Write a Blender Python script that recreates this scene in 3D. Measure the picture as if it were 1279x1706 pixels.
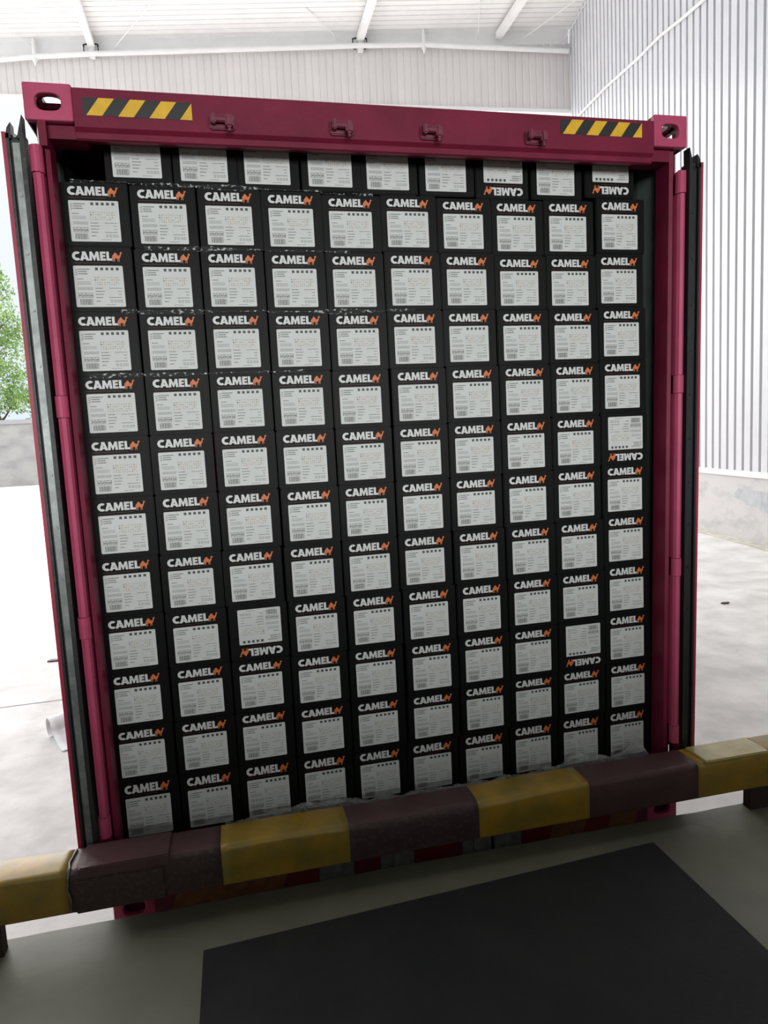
import bpy, bmesh, math, random
from mathutils import Vector, Matrix

for o in list(bpy.data.objects): bpy.data.objects.remove(o)
S = bpy.context.scene
C = S.collection
rnd = random.Random(7)

# ------------------------------------------------------------------ camera
# world: X right, Y into the container, Z up; container door frame stands at Y = 0, dock floor at Z = 0
CAMP = (-0.6441, -2.5078, 1.6873)
PITCH, YAW, ROLL, FPX = 0.1111, 0.2167, -0.0508, 1114.7
cx, sx, cy, sy, cz, sz = (math.cos(PITCH), math.sin(PITCH), math.cos(YAW), math.sin(YAW), math.cos(ROLL), math.sin(ROLL))
Bm = Matrix(((1, 0, 0), (0, 0, -1), (0, 1, 0)))
Ry = Matrix(((cy, 0, -sy), (0, 1, 0), (sy, 0, cy)))
Rx = Matrix(((1, 0, 0), (0, cx, -sx), (0, sx, cx)))
Rz = Matrix(((cz, -sz, 0), (sz, cz, 0), (0, 0, 1)))
M = Rz @ Rx @ Ry @ Bm
rot = Matrix((M[0], -M[1], -M[2])).transposed().to_4x4()
cd = bpy.data.cameras.new('camera'); cam = bpy.data.objects.new('camera', cd); C.objects.link(cam)
cam.matrix_world = Matrix.Translation(CAMP) @ rot
cd.sensor_fit = 'VERTICAL'; cd.sensor_height = 36.0; cd.lens = FPX / 1706 * 36.0
cd.clip_start = 0.02; cd.clip_end = 500
S.camera = cam

# ------------------------------------------------------------------ light
EXPOSURE = 0.0
SKY_LOW, SKY_HIGH = 1.06, 6.0
SUN = 3.9
REAR_FILL_W = 560.0
LAMP_W = 0.0
S.view_settings.view_transform = 'Standard'; S.view_settings.look = 'None'
S.view_settings.gamma = 1; S.view_settings.use_curve_mapping = False
S.view_settings.exposure = EXPOSURE

w = bpy.data.worlds.new('overcast_sky'); S.world = w; w.use_nodes = True
nt = w.node_tree; nt.nodes.clear()
out = nt.nodes.new('ShaderNodeOutputWorld'); bg = nt.nodes.new('ShaderNodeBackground')
tc = nt.nodes.new('ShaderNodeTexCoord'); sep = nt.nodes.new('ShaderNodeSeparateXYZ')
rampc = nt.nodes.new('ShaderNodeValToRGB'); mr = nt.nodes.new('ShaderNodeMapRange')
nt.links.new(tc.outputs['Generated'], sep.inputs[0])
nt.links.new(sep.outputs['Z'], rampc.inputs[0]); nt.links.new(sep.outputs['Z'], mr.inputs['Value'])
rampc.color_ramp.elements[0].position = 0.0; rampc.color_ramp.elements[0].color = (.74, .85, 1, 1)
rampc.color_ramp.elements[1].position = .5; rampc.color_ramp.elements[1].color = (.97, .98, 1, 1)
mr.inputs['From Min'].default_value = 0.50; mr.inputs['From Max'].default_value = 0.88
mr.inputs['To Min'].default_value = SKY_LOW; mr.inputs['To Max'].default_value = SKY_HIGH
nt.links.new(rampc.outputs[0], bg.inputs[0]); nt.links.new(mr.outputs[0], bg.inputs[1])
nt.links.new(bg.outputs[0], out.inputs[0])

sl = bpy.data.lights.new('hazy_sun', 'SUN'); sl.energy = SUN; sl.angle = math.radians(55); sl.color = (1, .975, .94)
so = bpy.data.objects.new('hazy_sun', sl); C.objects.link(so)
so.rotation_euler = Vector((.15, -.86, -.42)).to_track_quat('-Z', 'Y').to_euler()   # from the open left side, slightly from ahead

# unseen area lights added behind the camera to brighten the carton fronts
for wx in (-3.2, 2.4):
    al = bpy.data.lights.new('window_daylight', 'AREA'); al.shape = 'RECTANGLE'; al.size = 4.2; al.size_y = 2.6
    al.energy = REAR_FILL_W; al.color = (.985, 1.0, .975)
    ao = bpy.data.objects.new('window_daylight', al); C.objects.link(ao)
    ao.location = (wx, -11.9, 3.0); ao.rotation_euler = (math.radians(-90) + math.pi, 0, 0)

# ------------------------------------------------------------------ materials
def mat(name, col, rough=.5, metal=0., var=0., vscale=8., bump=0., bscale=60., spec=.5, coat=0., col2=None, contrast=(.35, .65), stretch=None):
    m = bpy.data.materials.new(name); m.use_nodes = True
    n = m.node_tree; b = n.nodes['Principled BSDF']
    b.inputs['Base Color'].default_value = (*col, 1); b.inputs['Roughness'].default_value = rough
    b.inputs['Metallic'].default_value = metal; b.inputs['Specular IOR Level'].default_value = spec
    if coat: b.inputs['Coat Weight'].default_value = coat; b.inputs['Coat Roughness'].default_value = .15
    t = n.nodes.new('ShaderNodeTexCoord'); src = t.outputs['Object']
    if stretch:
        mp = n.nodes.new('ShaderNodeMapping'); mp.inputs['Scale'].default_value = stretch
        n.links.new(src, mp.inputs[0]); src = mp.outputs[0]
    if var or col2:
        nz = n.nodes.new('ShaderNodeTexNoise'); nz.inputs['Scale'].default_value = vscale; nz.inputs['Detail'].default_value = 6
        nz.inputs['Roughness'].default_value = .62
        n.links.new(src, nz.inputs['Vector'])
        r = n.nodes.new('ShaderNodeValToRGB')
        r.color_ramp.elements[0].position, r.color_ramp.elements[1].position = contrast
        r.color_ramp.elements[0].color = (*(col2 if col2 else [c * (1 - var) for c in col]), 1)
        r.color_ramp.elements[1].color = (*(col if col2 else [min(1, c * (1 + var)) for c in col]), 1)
        n.links.new(nz.outputs[0], r.inputs[0]); n.links.new(r.outputs[0], b.inputs['Base Color'])
    if bump:
        nb = n.nodes.new('ShaderNodeTexNoise'); nb.inputs['Scale'].default_value = bscale; nb.inputs['Detail'].default_value = 5
        n.links.new(src, nb.inputs['Vector'])
        bp = n.nodes.new('ShaderNodeBump'); bp.inputs['Strength'].default_value = bump; bp.inputs['Distance'].default_value = .01
        n.links.new(nb.outputs[0], bp.inputs['Height']); n.links.new(bp.outputs[0], b.inputs['Normal'])
    return m

MAG = mat('magenta_paint', (.168, .012, .038), .5, var=.16, vscale=5, bump=.08, bscale=40, spec=.2)
MAGL = mat('magenta_paint_worn', (.46, .065, .145), .48, var=.14, vscale=4, bump=.06, bscale=40, spec=.3)  # paler copy of the magenta: light on the hinge bars put into the colour
MAGD = mat('magenta_paint_grimy', (.15, .014, .04), .5, var=.25, vscale=30)
REDP = mat('door_red_paint', (.36, .012, .05), .45, var=.12, vscale=4)
RUB = mat('black_rubber', (.012, .013, .015), .45, bump=.2, bscale=30)
ZINC = mat('dull_zinc', (.22, .24, .24), .42, metal=.6, var=.3, vscale=14)
INGREY = mat('container_inner_grey', (.12, .15, .14), .6, var=.15)
PLY = mat('plywood_floor', (.16, .10, .05), .7, var=.3, vscale=10)
HAZY = mat('hazard_yellow', (.72, .42, .02), .4, var=.1, vscale=20)
HAZK = mat('hazard_black', (.012, .012, .014), .45)
BLACK = mat('carton_black', (.0055, .006, .006), .42, bump=.05, bscale=14, spec=.10)
SILV = mat('lettering_white', (.62, .63, .64), .45, var=.07, vscale=30)
ORG = mat('camel_orange', (.62, .15, .035), .5, var=.1, vscale=60)
LINE = mat('thin_red_print', (.16, .03, .02), .5)
LAB = mat('label_paper', (.60, .62, .62), .5, var=.035, vscale=9)
INK = mat('label_ink', (.02, .02, .022), .5)
GREYINK = mat('label_small_print', (.13, .135, .14), .6)
TAN = mat('label_tan_symbols', (.46, .36, .28), .6)
BARC = mat('barcode_ink', (.05, .05, .055), .6)
CONC = mat('yard_concrete', (.64, .625, .61), .85, var=.16, vscale=1.6, bump=.25, bscale=9)
DOCK = mat('dock_concrete', (.21, .205, .155), .48, col2=(.15, .148, .11), vscale=2.2, bump=.12, bscale=20, contrast=(.3, .7), spec=.6)
PLATE = mat('dark_steel_plate', (.030, .031, .030), .65, col2=(.019, .020, .020), vscale=3.5, bump=.15, bscale=60, contrast=(.3, .72), spec=.25)
BEAMY = mat('beam_yellow', (.43, .25, .018), .36, col2=(.22, .17, .035), vscale=7, bump=.12, bscale=25, contrast=(.32, .62), spec=.7)
BEAMGL = mat('beam_yellow_worn_pale', (.55, .47, .22), .3, col2=(.42, .33, .09), vscale=9, spec=.7, contrast=(.3, .6))  # glare on the right-hand plate, put into its colour as a paler yellow
BEAMM = mat('beam_maroon', (.105, .045, .05), .5, col2=(.075, .035, .036), vscale=9, bump=.35, bscale=30)
SPECK = mat('beam_maroon_scuffed', (.115, .085, .085), .6, col2=(.062, .034, .034), vscale=60, bump=.5, bscale=70, contrast=(.5, .78))
DKST = mat('dark_brown_steel', (.05, .028, .025), .6, var=.3)
WHITEP = mat('white_sheet_metal', (.86, .84, .82), .5, var=.03, vscale=1.5)
CLAD = mat('cladding_white_grey', (.66, .66, .68), .45, var=.03, vscale=1)
FASC = mat('fascia_sheet', (.72, .675, .65), .55, var=.05, vscale=1.2, stretch=(1, 1, .1))
GROOVE = mat('cladding_joint', (.10, .095, .115), .6)
PLIN = mat('plinth_concrete', (.62, .60, .59), .85, col2=(.46, .45, .455), vscale=1.3, bump=.3, bscale=8, contrast=(.28, .5), stretch=(1, 1, 2.2))
PERI = mat('perimeter_wall_render', (.31, .30, .285), .9, col2=(.21, .205, .20), vscale=.5, contrast=(.3, .6), stretch=(1, 1, 2))
CAPM = mat('wall_cap_grey', (.30, .29, .29), .9)
BARK = mat('bark', (.09, .065, .045), .9)
LEAF = [mat('leaf_green', (.15, .27, .055), .6, var=.3, vscale=.8), mat('leaf_pale_green', (.24, .36, .10), .6, var=.3, vscale=.8)]
PAPER = mat('paper_white', (.74, .73, .74), .6, col2=(.60, .56, .58), vscale=5, contrast=(.35, .5))
ROOMW = mat('warehouse_wall_paint', (.20, .205, .195), .8)
RAIL = mat('chassis_black', (.02, .02, .022), .6)
TYRE = mat('tyre_rubber', (.018, .018, .018), .8)
REFR = mat('reflective_red', (.16, .012, .014), .35)
ORP = mat('primer_orange', (.20, .075, .03), .5, var=.25, vscale=20)
GAL = mat('galvanised_keeper', (.20, .21, .21), .5, metal=.3, var=.2, vscale=30)
GUT = mat('yard_grime', (.50, .48, .43), .9, var=.2, vscale=6)
CRACK = mat('seam_dark', (.20, .19, .18), .9)
film = bpy.data.materials.new('clear_film'); film.use_nodes = True
fn = film.node_tree; fb = fn.nodes['Principled BSDF']
fb.inputs['Base Color'].default_value = (.80, .83, .85, 1); fb.inputs['Roughness'].default_value = .16
fb.inputs['Alpha'].default_value = .22
FILM = film

# ------------------------------------------------------------------ mesh helpers
class MB:
    """collects shapes, then links them as one mesh object"""
    def __init__(s): s.v = []; s.f = []; s.m = []; s.mats = []
    def mi(s, m):
        if m not in s.mats: s.mats.append(m)
        return s.mats.index(m)
    def add(s, vs, fs, m):
        k = len(s.v); s.v += [tuple(p) for p in vs]; i = s.mi(m)
        for f in fs: s.f.append(tuple(a + k for a in f)); s.m.append(i)
    def box(s, a, b, m, xf=None):
        (x0, y0, z0), (x1, y1, z1) = a, b
        vs = [(x0, y0, z0), (x1, y0, z0), (x1, y1, z0), (x0, y1, z0), (x0, y0, z1), (x1, y0, z1), (x1, y1, z1), (x0, y1, z1)]
        if xf: vs = [xf(Vector(p)) for p in vs]
        s.add(vs, [(0, 3, 2, 1), (4, 5, 6, 7), (0, 1, 5, 4), (1, 2, 6, 5), (2, 3, 7, 6), (3, 0, 4, 7)], m)
    def bevbox(s, a, b, m, r=.005, xf=None):
        bm = bmesh.new(); bmesh.ops.create_cube(bm, size=1)
        c = (Vector(a) + Vector(b)) / 2; d = Vector(b) - Vector(a)
        for v in bm.verts: v.co = Vector((v.co.x * d.x, v.co.y * d.y, v.co.z * d.z)) + c
        bmesh.ops.bevel(bm, geom=bm.edges[:], offset=r, segments=2, affect='EDGES')
        s.addbm(bm, m, xf)
    def addbm(s, bm, m, xf=None):
        bm.verts.index_update()
        vs = [(xf(v.co) if xf else v.co)[:] for v in bm.verts]
        s.add(vs, [tuple(v.index for v in f.verts) for f in bm.faces], m); bm.free()
    def prism(s, pts, axis, a, b, m, caps=True, xf=None):
        """polygon pts (2D) swept along axis from a to b; x:(y,z) y:(x,z) z:(x,y)"""
        def P(u, v, t): return {'x': (t, u, v), 'y': (u, t, v), 'z': (u, v, t)}[axis]
        n = len(pts); vs = [P(u, v, a) for u, v in pts] + [P(u, v, b) for u, v in pts]
        if xf: vs = [xf(Vector(p)) for p in vs]
        fs = [(i, (i + 1) % n, (i + 1) % n + n, i + n) for i in range(n)]
        if caps: fs += [tuple(range(n))[::-1], tuple(range(n, 2 * n))]
        s.add(vs, fs, m)
    def tube(s, pts, r, m, n=8):
        pts = [Vector(p) for p in pts]; vs = []
        for i, p in enumerate(pts):
            d = (pts[min(i + 1, len(pts) - 1)] - pts[max(i - 1, 0)]).normalized()
            u = d.cross(Vector((0, 0, 1)));  u = u.normalized() if u.length > .01 else Vector((1, 0, 0))
            w_ = d.cross(u)
            rr = r[i] if isinstance(r, (list, tuple)) else r
            vs += [p + (u * math.cos(2 * math.pi * k / n) + w_ * math.sin(2 * math.pi * k / n)) * rr for k in range(n)]
        fs = [(i * n + k, i * n + (k + 1) % n, (i + 1) * n + (k + 1) % n, (i + 1) * n + k) for i in range(len(pts) - 1) for k in range(n)]
        fs += [tuple(range(n))[::-1], tuple(range((len(pts) - 1) * n, len(pts) * n))]
        s.add(vs, fs, m)
    def build(s, name, parent=None, smooth=False, fixn=True):
        me = bpy.data.meshes.new(name); me.from_pydata(s.v, [], s.f)
        for m in s.mats: me.materials.append(m)
        for p, i in zip(me.polygons, s.m): p.material_index = i; p.use_smooth = smooth
        if fixn:
            bm = bmesh.new(); bm.from_mesh(me); bmesh.ops.recalc_face_normals(bm, faces=bm.faces[:]); bm.to_mesh(me); bm.free()
        me.update()
        o = bpy.data.objects.new(name, me); C.objects.link(o)
        if parent: o.parent = parent
        return o
def tag(o, label, cat, group=None, kind=None):
    o['label'] = label; o['category'] = cat
    if group: o['group'] = group
    if kind: o['kind'] = kind
    return o
def empty(name, loc=(0, 0, 0)):
    o = bpy.data.objects.new(name, None); o.location = loc; C.objects.link(o); return o
def struct(o): o['kind'] = 'structure'; return o
def poly_plate(bm_pts, y0, y1):
    return bm_pts

def ring_plate(mb, cxy, half, hole, t0, t1, axis, m, n=24):
    """rectangular plate with a rounded slot hole; axis = thickness axis"""
    def P(u, v, t): return {'x': (t, u, v), 'y': (u, t, v), 'z': (u, v, t)}[axis]
    vo = []; vi = []
    for k in range(n):
        a = 2 * math.pi * (k + .5) / n; c, s_ = math.cos(a), math.sin(a)
        q = max(abs(c) / half[0], abs(s_) / half[1]); vo.append((cxy[0] + c / q, cxy[1] + s_ / q))
        e = (abs(c / hole[0]) ** 3 + abs(s_ / hole[1]) ** 3) ** (-1 / 3); vi.append((cxy[0] + c * e, cxy[1] + s_ * e))
    for k in range(n):     # pull nearest ring points onto the corners
        pass
    corners = [(half[0], half[1]), (-half[0], half[1]), (-half[0], -half[1]), (half[0], -half[1])]
    for c_ in corners:
        p = (cxy[0] + c_[0], cxy[1] + c_[1])
        k = min(range(n), key=lambda i: (vo[i][0] - p[0]) ** 2 + (vo[i][1] - p[1]) ** 2); vo[k] = p
    vs = [P(*p, t0) for p in vo] + [P(*p, t0) for p in vi] + [P(*p, t1) for p in vo] + [P(*p, t1) for p in vi]
    fs = []
    for k in range(n):
        j = (k + 1) % n
        fs += [(k, j, n + j, n + k), (2 * n + k, 3 * n + k, 3 * n + j, 2 * n + j), (k, 2 * n + k, 2 * n + j, j), (n + k, n + j, 3 * n + j, 3 * n + k)]
    mb.add(vs, fs, m)

# ================================================================== SETTING
# yard
b = MB(); b.box((-90, -.45, -1.45), (60, 130, -1.25), CONC); struct(b.build('floor_yard'))
b = MB()      # joints between the concrete bays
for (x0, y0, x1, y1, t) in [(-14, 24.3, -4, 24.1, .10), (-12, 5.75, -1.9, 5.95, .012), (-30, 40, 0, 40, .12), (-9, 14.3, -3, 14.2, .015), (2, 9.1, 8, 9.0, .012)]:
    d = Vector((x1 - x0, y1 - y0)).normalized() * t; nx, ny = -d.y, d.x
    b.add([(x0 - nx, y0 - ny, -1.2485), (x1 - nx, y1 - ny, -1.2485), (x1 + nx, y1 + ny, -1.2485), (x0 + nx, y0 + ny, -1.2485)], [(0, 1, 2, 3)], CRACK)
struct(b.build('trim_1'))

# right cladding wall: plane X = 9.46 + .184 Y
def wallx(y): return 9.46 + .184 * y
def wallp(p):    # local: x = depth off the wall (towards the yard = -), y = along, z up
    k = 1 / math.sqrt(1 + .184 ** 2)
    return Vector((wallx(p.y) + p.x * k, p.y - p.x * .184 * k, p.z))
b = MB(); pitch = .345; y = -1.0
while y < 24.05:
    y1 = min(y + pitch, 24.09)
    pr = [(0, y), (0, y + .240), (.15, y + .250), (.15, y + .335), (0, y1)]
    for (u0, v0), (u1, v1) in zip(pr, pr[1:]):
        vs = [wallp(Vector((u0, v0, .42))), wallp(Vector((u1, v1, .42))), wallp(Vector((u1, v1, 17.75))), wallp(Vector((u0, v0, 17.75)))]
        b.add(vs, [(0, 1, 2, 3)], GROOVE if u0 == u1 == .15 else CLAD)
    y += pitch
b.box((.14, -1, .42), (.2, 24.1, 17.75), CLAD, wallp)
struct(b.build('wall_right', fixn=False))
b = MB(); b.box((-.16, -1, -1.25), (.2, 24.2, .30), PLIN, wallp); struct(b.build('wall_right_base'))
b = MB(); b.box((-.20, -1, .30), (.2, 24.2, .42), WHITEP, wallp); struct(b.build('trim_2'))
b = MB(); b.box((-.55, -1, -1.25), (-.16, 24.2, -1.235), GUT, wallp); struct(b.build('trim_3'))
# repaired band at the top of the plinth
b = MB()
pts = [(-1, .1), (6, .05), (10.6, -.02), (11.6, .0), (11.9, -.22), (10.4, -.5), (5, -.62), (-1, -.6)]
b.add([wallp(Vector((-.166, p[0], p[1]))) for p in pts], [tuple(range(len(pts)))], mat('patch_grey', (.50, .515, .53), .85, var=.12, vscale=4))
struct(b.build('trim_4', fixn=False))

# far fascia: plane Y = 24.1 - .17 (X - 13.9)
def fas(x, z, off=0): return Vector((x - off * .17, 24.1 - .17 * (x - 13.9) - off, z))
def fbot(x): return 14.62 + (13.9 - x) * .052
b = MB(); x = -14.0
while x < 13.85:
    x1 = min(x + .28, 13.87)
    for (a0, o0), (a1, o1) in zip([(x, 0), (x + .2, 0), (x + .215, .02), (x + .255, .02), (x1, 0)], [(x + .2, 0), (x + .215, .02), (x + .255, .02), (x1, 0)]):
        b.add([fas(a0, fbot(a0), -o0), fas(a1, fbot(a1), -o1), fas(a1, 17.2, -o1), fas(a0, 17.2, -o0)], [(0, 1, 2, 3)], FASC)
    x += .28
b.add([fas(-14.0, 17.2), fas(13.87, 17.2), fas(13.87, 17.75), fas(-14.0, 17.75)], [(0, 1, 2, 3)], WHITEP)
b.add([fas(-14.0, fbot(-14.0), -.3), fas(13.87, fbot(13.87), -.3), fas(13.87, 17.75, -.3), fas(-14.0, 17.75, -.3)], [(0, 1, 2, 3)], FASC)
struct(b.build('wall_far', fixn=False))
b = MB()
q = [(-14.0, 0), (13.86, 0)]
vs = []
for x in (-14.0, 13.86):
    vs += [fas(x, fbot(x) - .12, .06), fas(x, fbot(x) + .03, .06), fas(x, fbot(x) + .03, -.32), fas(x, fbot(x) - .12, -.32)]
b.add(vs, [(0, 1, 5, 4), (1, 2, 6, 5), (2, 3, 7, 6), (3, 0, 4, 7), (0, 3, 2, 1), (4, 5, 6, 7)], WHITEP)
struct(b.build('trim_5'))
# canopy ceiling: ribs parallel to the fascia
b = MB(); t = 0.0
def rp(x, t, z): return Vector((x, 24.1 - .17 * (x - 13.9) + .0 - t, z))
while t < 33:
    for (a0, z0), (a1, z1) in zip([(t, 0), (t + .24, 0), (t + .255, .05), (t + .285, .05), (t + .30, 0)], [(t + .24, 0), (t + .255, .05), (t + .285, .05), (t + .30, 0)]):
        b.add([rp(-14.0, a0, 17.72 + z0), rp(15, a0, 17.72 + z0), rp(15, a1, 17.72 + z1), rp(-14.0, a1, 17.72 + z1)], [(0, 1, 2, 3)], WHITEP)
    t += .30
b.add([rp(-14.0, 0, 17.9), rp(15, 0, 17.9), rp(15, 33, 17.9), rp(-14.0, 33, 17.9)], [(0, 1, 2, 3)], WHITEP)
struct(b.build('ceiling_canopy', fixn=False))
# roof beams running towards the dock, hung from dark clamps
n_tr = 6
for x in (-4.85, 5.5, 11.0):
    yf = 24.1 - .17 * (x - 13.9)
    b = MB(); b.box((x - .13, -4, 17.36), (x + .13, yf - .12, 17.60), WHITEP)
    for k in range(8): b.box((x - .05, -3 + k * 4, 17.6), (x + .05, -2.9 + k * 4, 17.72), WHITEP)
    struct(b.build('trim_%d' % n_tr)); n_tr += 1
    if x < 10:
        b = MB()
        for sgn in (-1, 1):
            pts = [fas(x + sgn * .13, 17.50, .16), fas(x + sgn * .27, 17.47, .16), fas(x + sgn * .27, 17.12, .16), fas(x + sgn * .16, 17.08, .16)]
            b.tube(pts, .035, HAZK, 6)
        b.box((x - .1, yf - .2, 17.0), (x + .1, yf - .02, 17.4), WHITEP)
        struct(b.build('trim_%d' % n_tr)); n_tr += 1
# round tie tube along the fascia with two node brackets
b = MB(); pts = [(-11.4, 16.75), (-6.97, 17.05), (-4.85, 17.10), (5.5, 17.18), (8.02, 17.16), (13.8, 16.80)]
b.tube([fas(x, z, .22) for x, z in pts], .095, WHITEP, 10); struct(b.build('trim_%d' % n_tr)); n_tr += 1
for x, z in ((-6.97, 17.05), (8.02, 17.16)):
    b = MB(); b.tube([fas(x, 17.72, .22), fas(x, z - .1, .22), fas(x, z - .34, .22)], [.06, .09, .02], WHITEP, 8)
    b.prism([(-.22, 0), (.22, 0), (.05, -.2), (-.05, -.2)], 'y', -.02, .02, WHITEP, xf=lambda p, x=x, z=z: fas(x, z, .22) + p)
    struct(b.build('trim_%d' % n_tr)); n_tr += 1
for (x0, z0, x1, t1) in [(-4.0, 17.4, -2.2, 2.4), (4.7, 17.5, 3.2, 1.8), (12.0, 17.4, 15.8 - 1.2, 5.2), (10.2, 17.4, 9.4, 2.6), (13.7, 17.35, 13.3, 4.5), (-7.0, 17.5, -9.0, 2.4)]:
    b = MB(); b.tube([fas(x0, z0, .05), rp(x1, t1, 17.7)], .018, WHITEP, 6); struct(b.build('trim_%d' % n_tr)); n_tr += 1
# slim white pipe climbing the cladding wall diagonally
b = MB(); b.tube([wallp(Vector((-.06, a, z))) for a, z in [(23.7, 14.0), (20.2, 13.55), (17.4, 13.05), (15.9, 12.85), (14.6, 12.55), (13.3, 12.3), (9, 11.3), (2, 9.7)]], .045, WHITEP, 6)
tag(b.build('wall_pipe'), 'thin white pipe climbing diagonally across the ribbed cladding wall', 'pipe')

# perimeter wall at the back of the yard
b = MB(); b.box((-90, 68.5, -1.25), (60, 69.0, 4.75), PERI); b.box((-90, 68.4, 4.75), (60, 69.1, 5.15), CAPM); struct(b.build('wall_perimeter'))

# dock platform with a chipped edge
def edge_y(x): return -.072 - .022 * (x + 1.5) / 1.5 * .9
b = MB(); n = 160; r2 = random.Random(3)
top = []; low = []
e = 0
for i in range(n + 1):
    x = -8 + 16 * i / n
    e = e * .7 + r2.uniform(-.004, .004)
    if r2.random() < .08: e -= .008
    yy = edge_y(x) + e if abs(x) < 3 else edge_y(x)
    top.append((x, yy))
nn = len(top)
vs = [(x, y_, 0) for x, y_ in top] + [(x, y_ + .02, -.035 + .006 * math.sin(i * 1.7)) for i, (x, y_) in enumerate(top)] + [(x, -.05 + .02, -1.25) for x, y_ in top] + [(8, -12.2, 0), (-8, -12.2, 0)]
fs = [(i, i + 1, nn + i + 1, nn + i) for i in range(nn - 1)] + [(nn + i, nn + i + 1, 2 * nn + i + 1, 2 * nn + i) for i in range(nn - 1)]
fs.append(tuple(range(nn)) + (3 * nn, 3 * nn + 1))
b.add(vs, fs, DOCK); struct(b.build('floor_dock'))
# warehouse room behind the camera
OPX, OPZ = 2.8, 4.6
b = MB()
b.box((-8, -.62, 0), (-OPX, -.42, 6.2), ROOMW); b.box((OPX, -.62, 0), (8, -.42, 6.2), ROOMW); b.box((-OPX, -.62, OPZ), (OPX, -.42, 6.2), ROOMW)
struct(b.build('wall_front'))
b = MB(); b.box((-8.2, -12.2, 0), (-8, -.42, 6.2), ROOMW); struct(b.build('wall_left'))
b = MB(); b.box((8, -12.2, 0), (8.2, -.42, 6.2), ROOMW); struct(b.build('wall_warehouse_right'))
b = MB(); b.box((-8.2, -12.4, -.1), (8.2, -12.2, 6.2), ROOMW); struct(b.build('wall_back'))
b = MB(); b.box((-8.2, -12.4, 6.2), (8.2, -.42, 6.4), ROOMW); struct(b.build('ceiling_warehouse'))
for i, wx in enumerate((-3.2, 2.4)):  # unseen frames made up to go round the added rear lights
    b = MB()
    for (a0, a1, c0, c1) in [(-2.2, 2.2, -1.4, -1.3), (-2.2, 2.2, 1.3, 1.4), (-2.2, -2.1, -1.4, 1.4), (2.1, 2.2, -1.4, 1.4)]:
        b.box((wx + a0, -12.2, 3.0 + c0), (wx + a1, -12.0, 3.0 + c1), WHITEP)
    struct(b.build('window_%d' % (i + 1)))

b = MB(); b.box((-3.4, -4.15, 0), (3.0, -4.0, 1.52), ROOMW); struct(b.build('wall_partition'))  # unseen low wall, added to shade the lower cartons and the dock floor

# dark steel plate lying on the dock
b = MB()
pts = [(-.862, -.338), (.895, -.252), (.895, -1.75), (-.862, -1.75)]
b.prism(pts, 'z', .0005, .009, PLATE)
tag(b.build('floor_plate'), 'large dark steel plate lying flat on the concrete dock floor', 'floor plate')

# ================================================================== CONTAINER
cont = empty('shipping_container', (0, 0, 0))
tag(cont, 'magenta shipping container with open doors, packed full of black cartons', 'shipping container')
L = 12.19; TOP = 2.896; BOT = -.085
def lean(z): return (z - 1.45) * .016
def lx(p): return Vector((p.x + (lean(p.z) if p.x > 0 else 0), p.y, p.z))
# header
b = MB()
b.prism([(0.0, 2.885), (0.0, 2.764), (.014, 2.752), (.014, 2.733), (.022, 2.729), (.115, 2.756), (.115, 2.885)], 'x', -1.075, 1.09, MAG)
b.box((-1.19, .03, 2.735), (-1.05, .115, 2.80), MAG); b.box((1.05, .03, 2.745), (1.19, .115, 2.80), MAG)
b.box((-1.075, .005, 2.885), (1.09, .11, 2.889), MAGD)
header = b.build('door_header', cont)
# hazard stickers on the header
def sticker(x0, x1, z0, z1, k):
    s = MB(); yq = -.0012
    s.add([(x0, yq, z0), (x1, yq, z0), (x1, yq, z1), (x0, yq, z1)], [(0, 1, 2, 3)], HAZK)
    wd = x1 - x0; st = wd / 3.5 ; sl_ = (z1 - z0) * .75
    yy = yq - .0006
    for i in range(4):
        a = x0 + .004 + st * i + .005
        q = [(a, z0), (a + st * .5, z0), (a + st * .5 + sl_, z1), (a + sl_, z1)]
        # clip to the sticker
        out_ = []
        pts_ = q
        res = []
        for j in range(4):
            p, n_ = pts_[j], pts_[(j + 1) % 4]
            if p[0] <= x1: res.append(p)
            if (p[0] <= x1) != (n_[0] <= x1):
                t_ = (x1 - p[0]) / (n_[0] - p[0]); res.append((x1, p[1] + t_ * (n_[1] - p[1])))
        if len(res) > 2: s.add([(p[0], yy, p[1]) for p in res], [tuple(range(len(res)))], HAZY)
    o = s.build('hazard_sticker', cont, fixn=False); o['label'] = 'yellow and black diagonal stripe sticker'
sticker(-1.045, -.695, 2.801, 2.857, 0)
sticker(.683, 1.036, 2.820, 2.874, 1)
# cam keeper brackets on the header
for x in (-.596, -.178, .158, .574):
    b = MB()
    b.bevbox((x - .042, -.012, 2.772), (x + .042, 0.0, 2.822), MAGD, .004)
    b.bevbox((x - .038, -.040, 2.782), (x - .020, -.008, 2.816), MAGD, .004)
    b.bevbox((x + .010, -.044, 2.770), (x + .036, -.008, 2.812), MAGD, .006)
    b.tube([(x - .03, -.028, 2.800), (x + .03, -.028, 2.798)], .012, MAGD, 8)
    b.tube([(x + .023, -.03, 2.772), (x + .023, -.03, 2.758)], .007, MAGD, 6)
    b.build('cam_keeper', cont, smooth=False)
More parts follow.
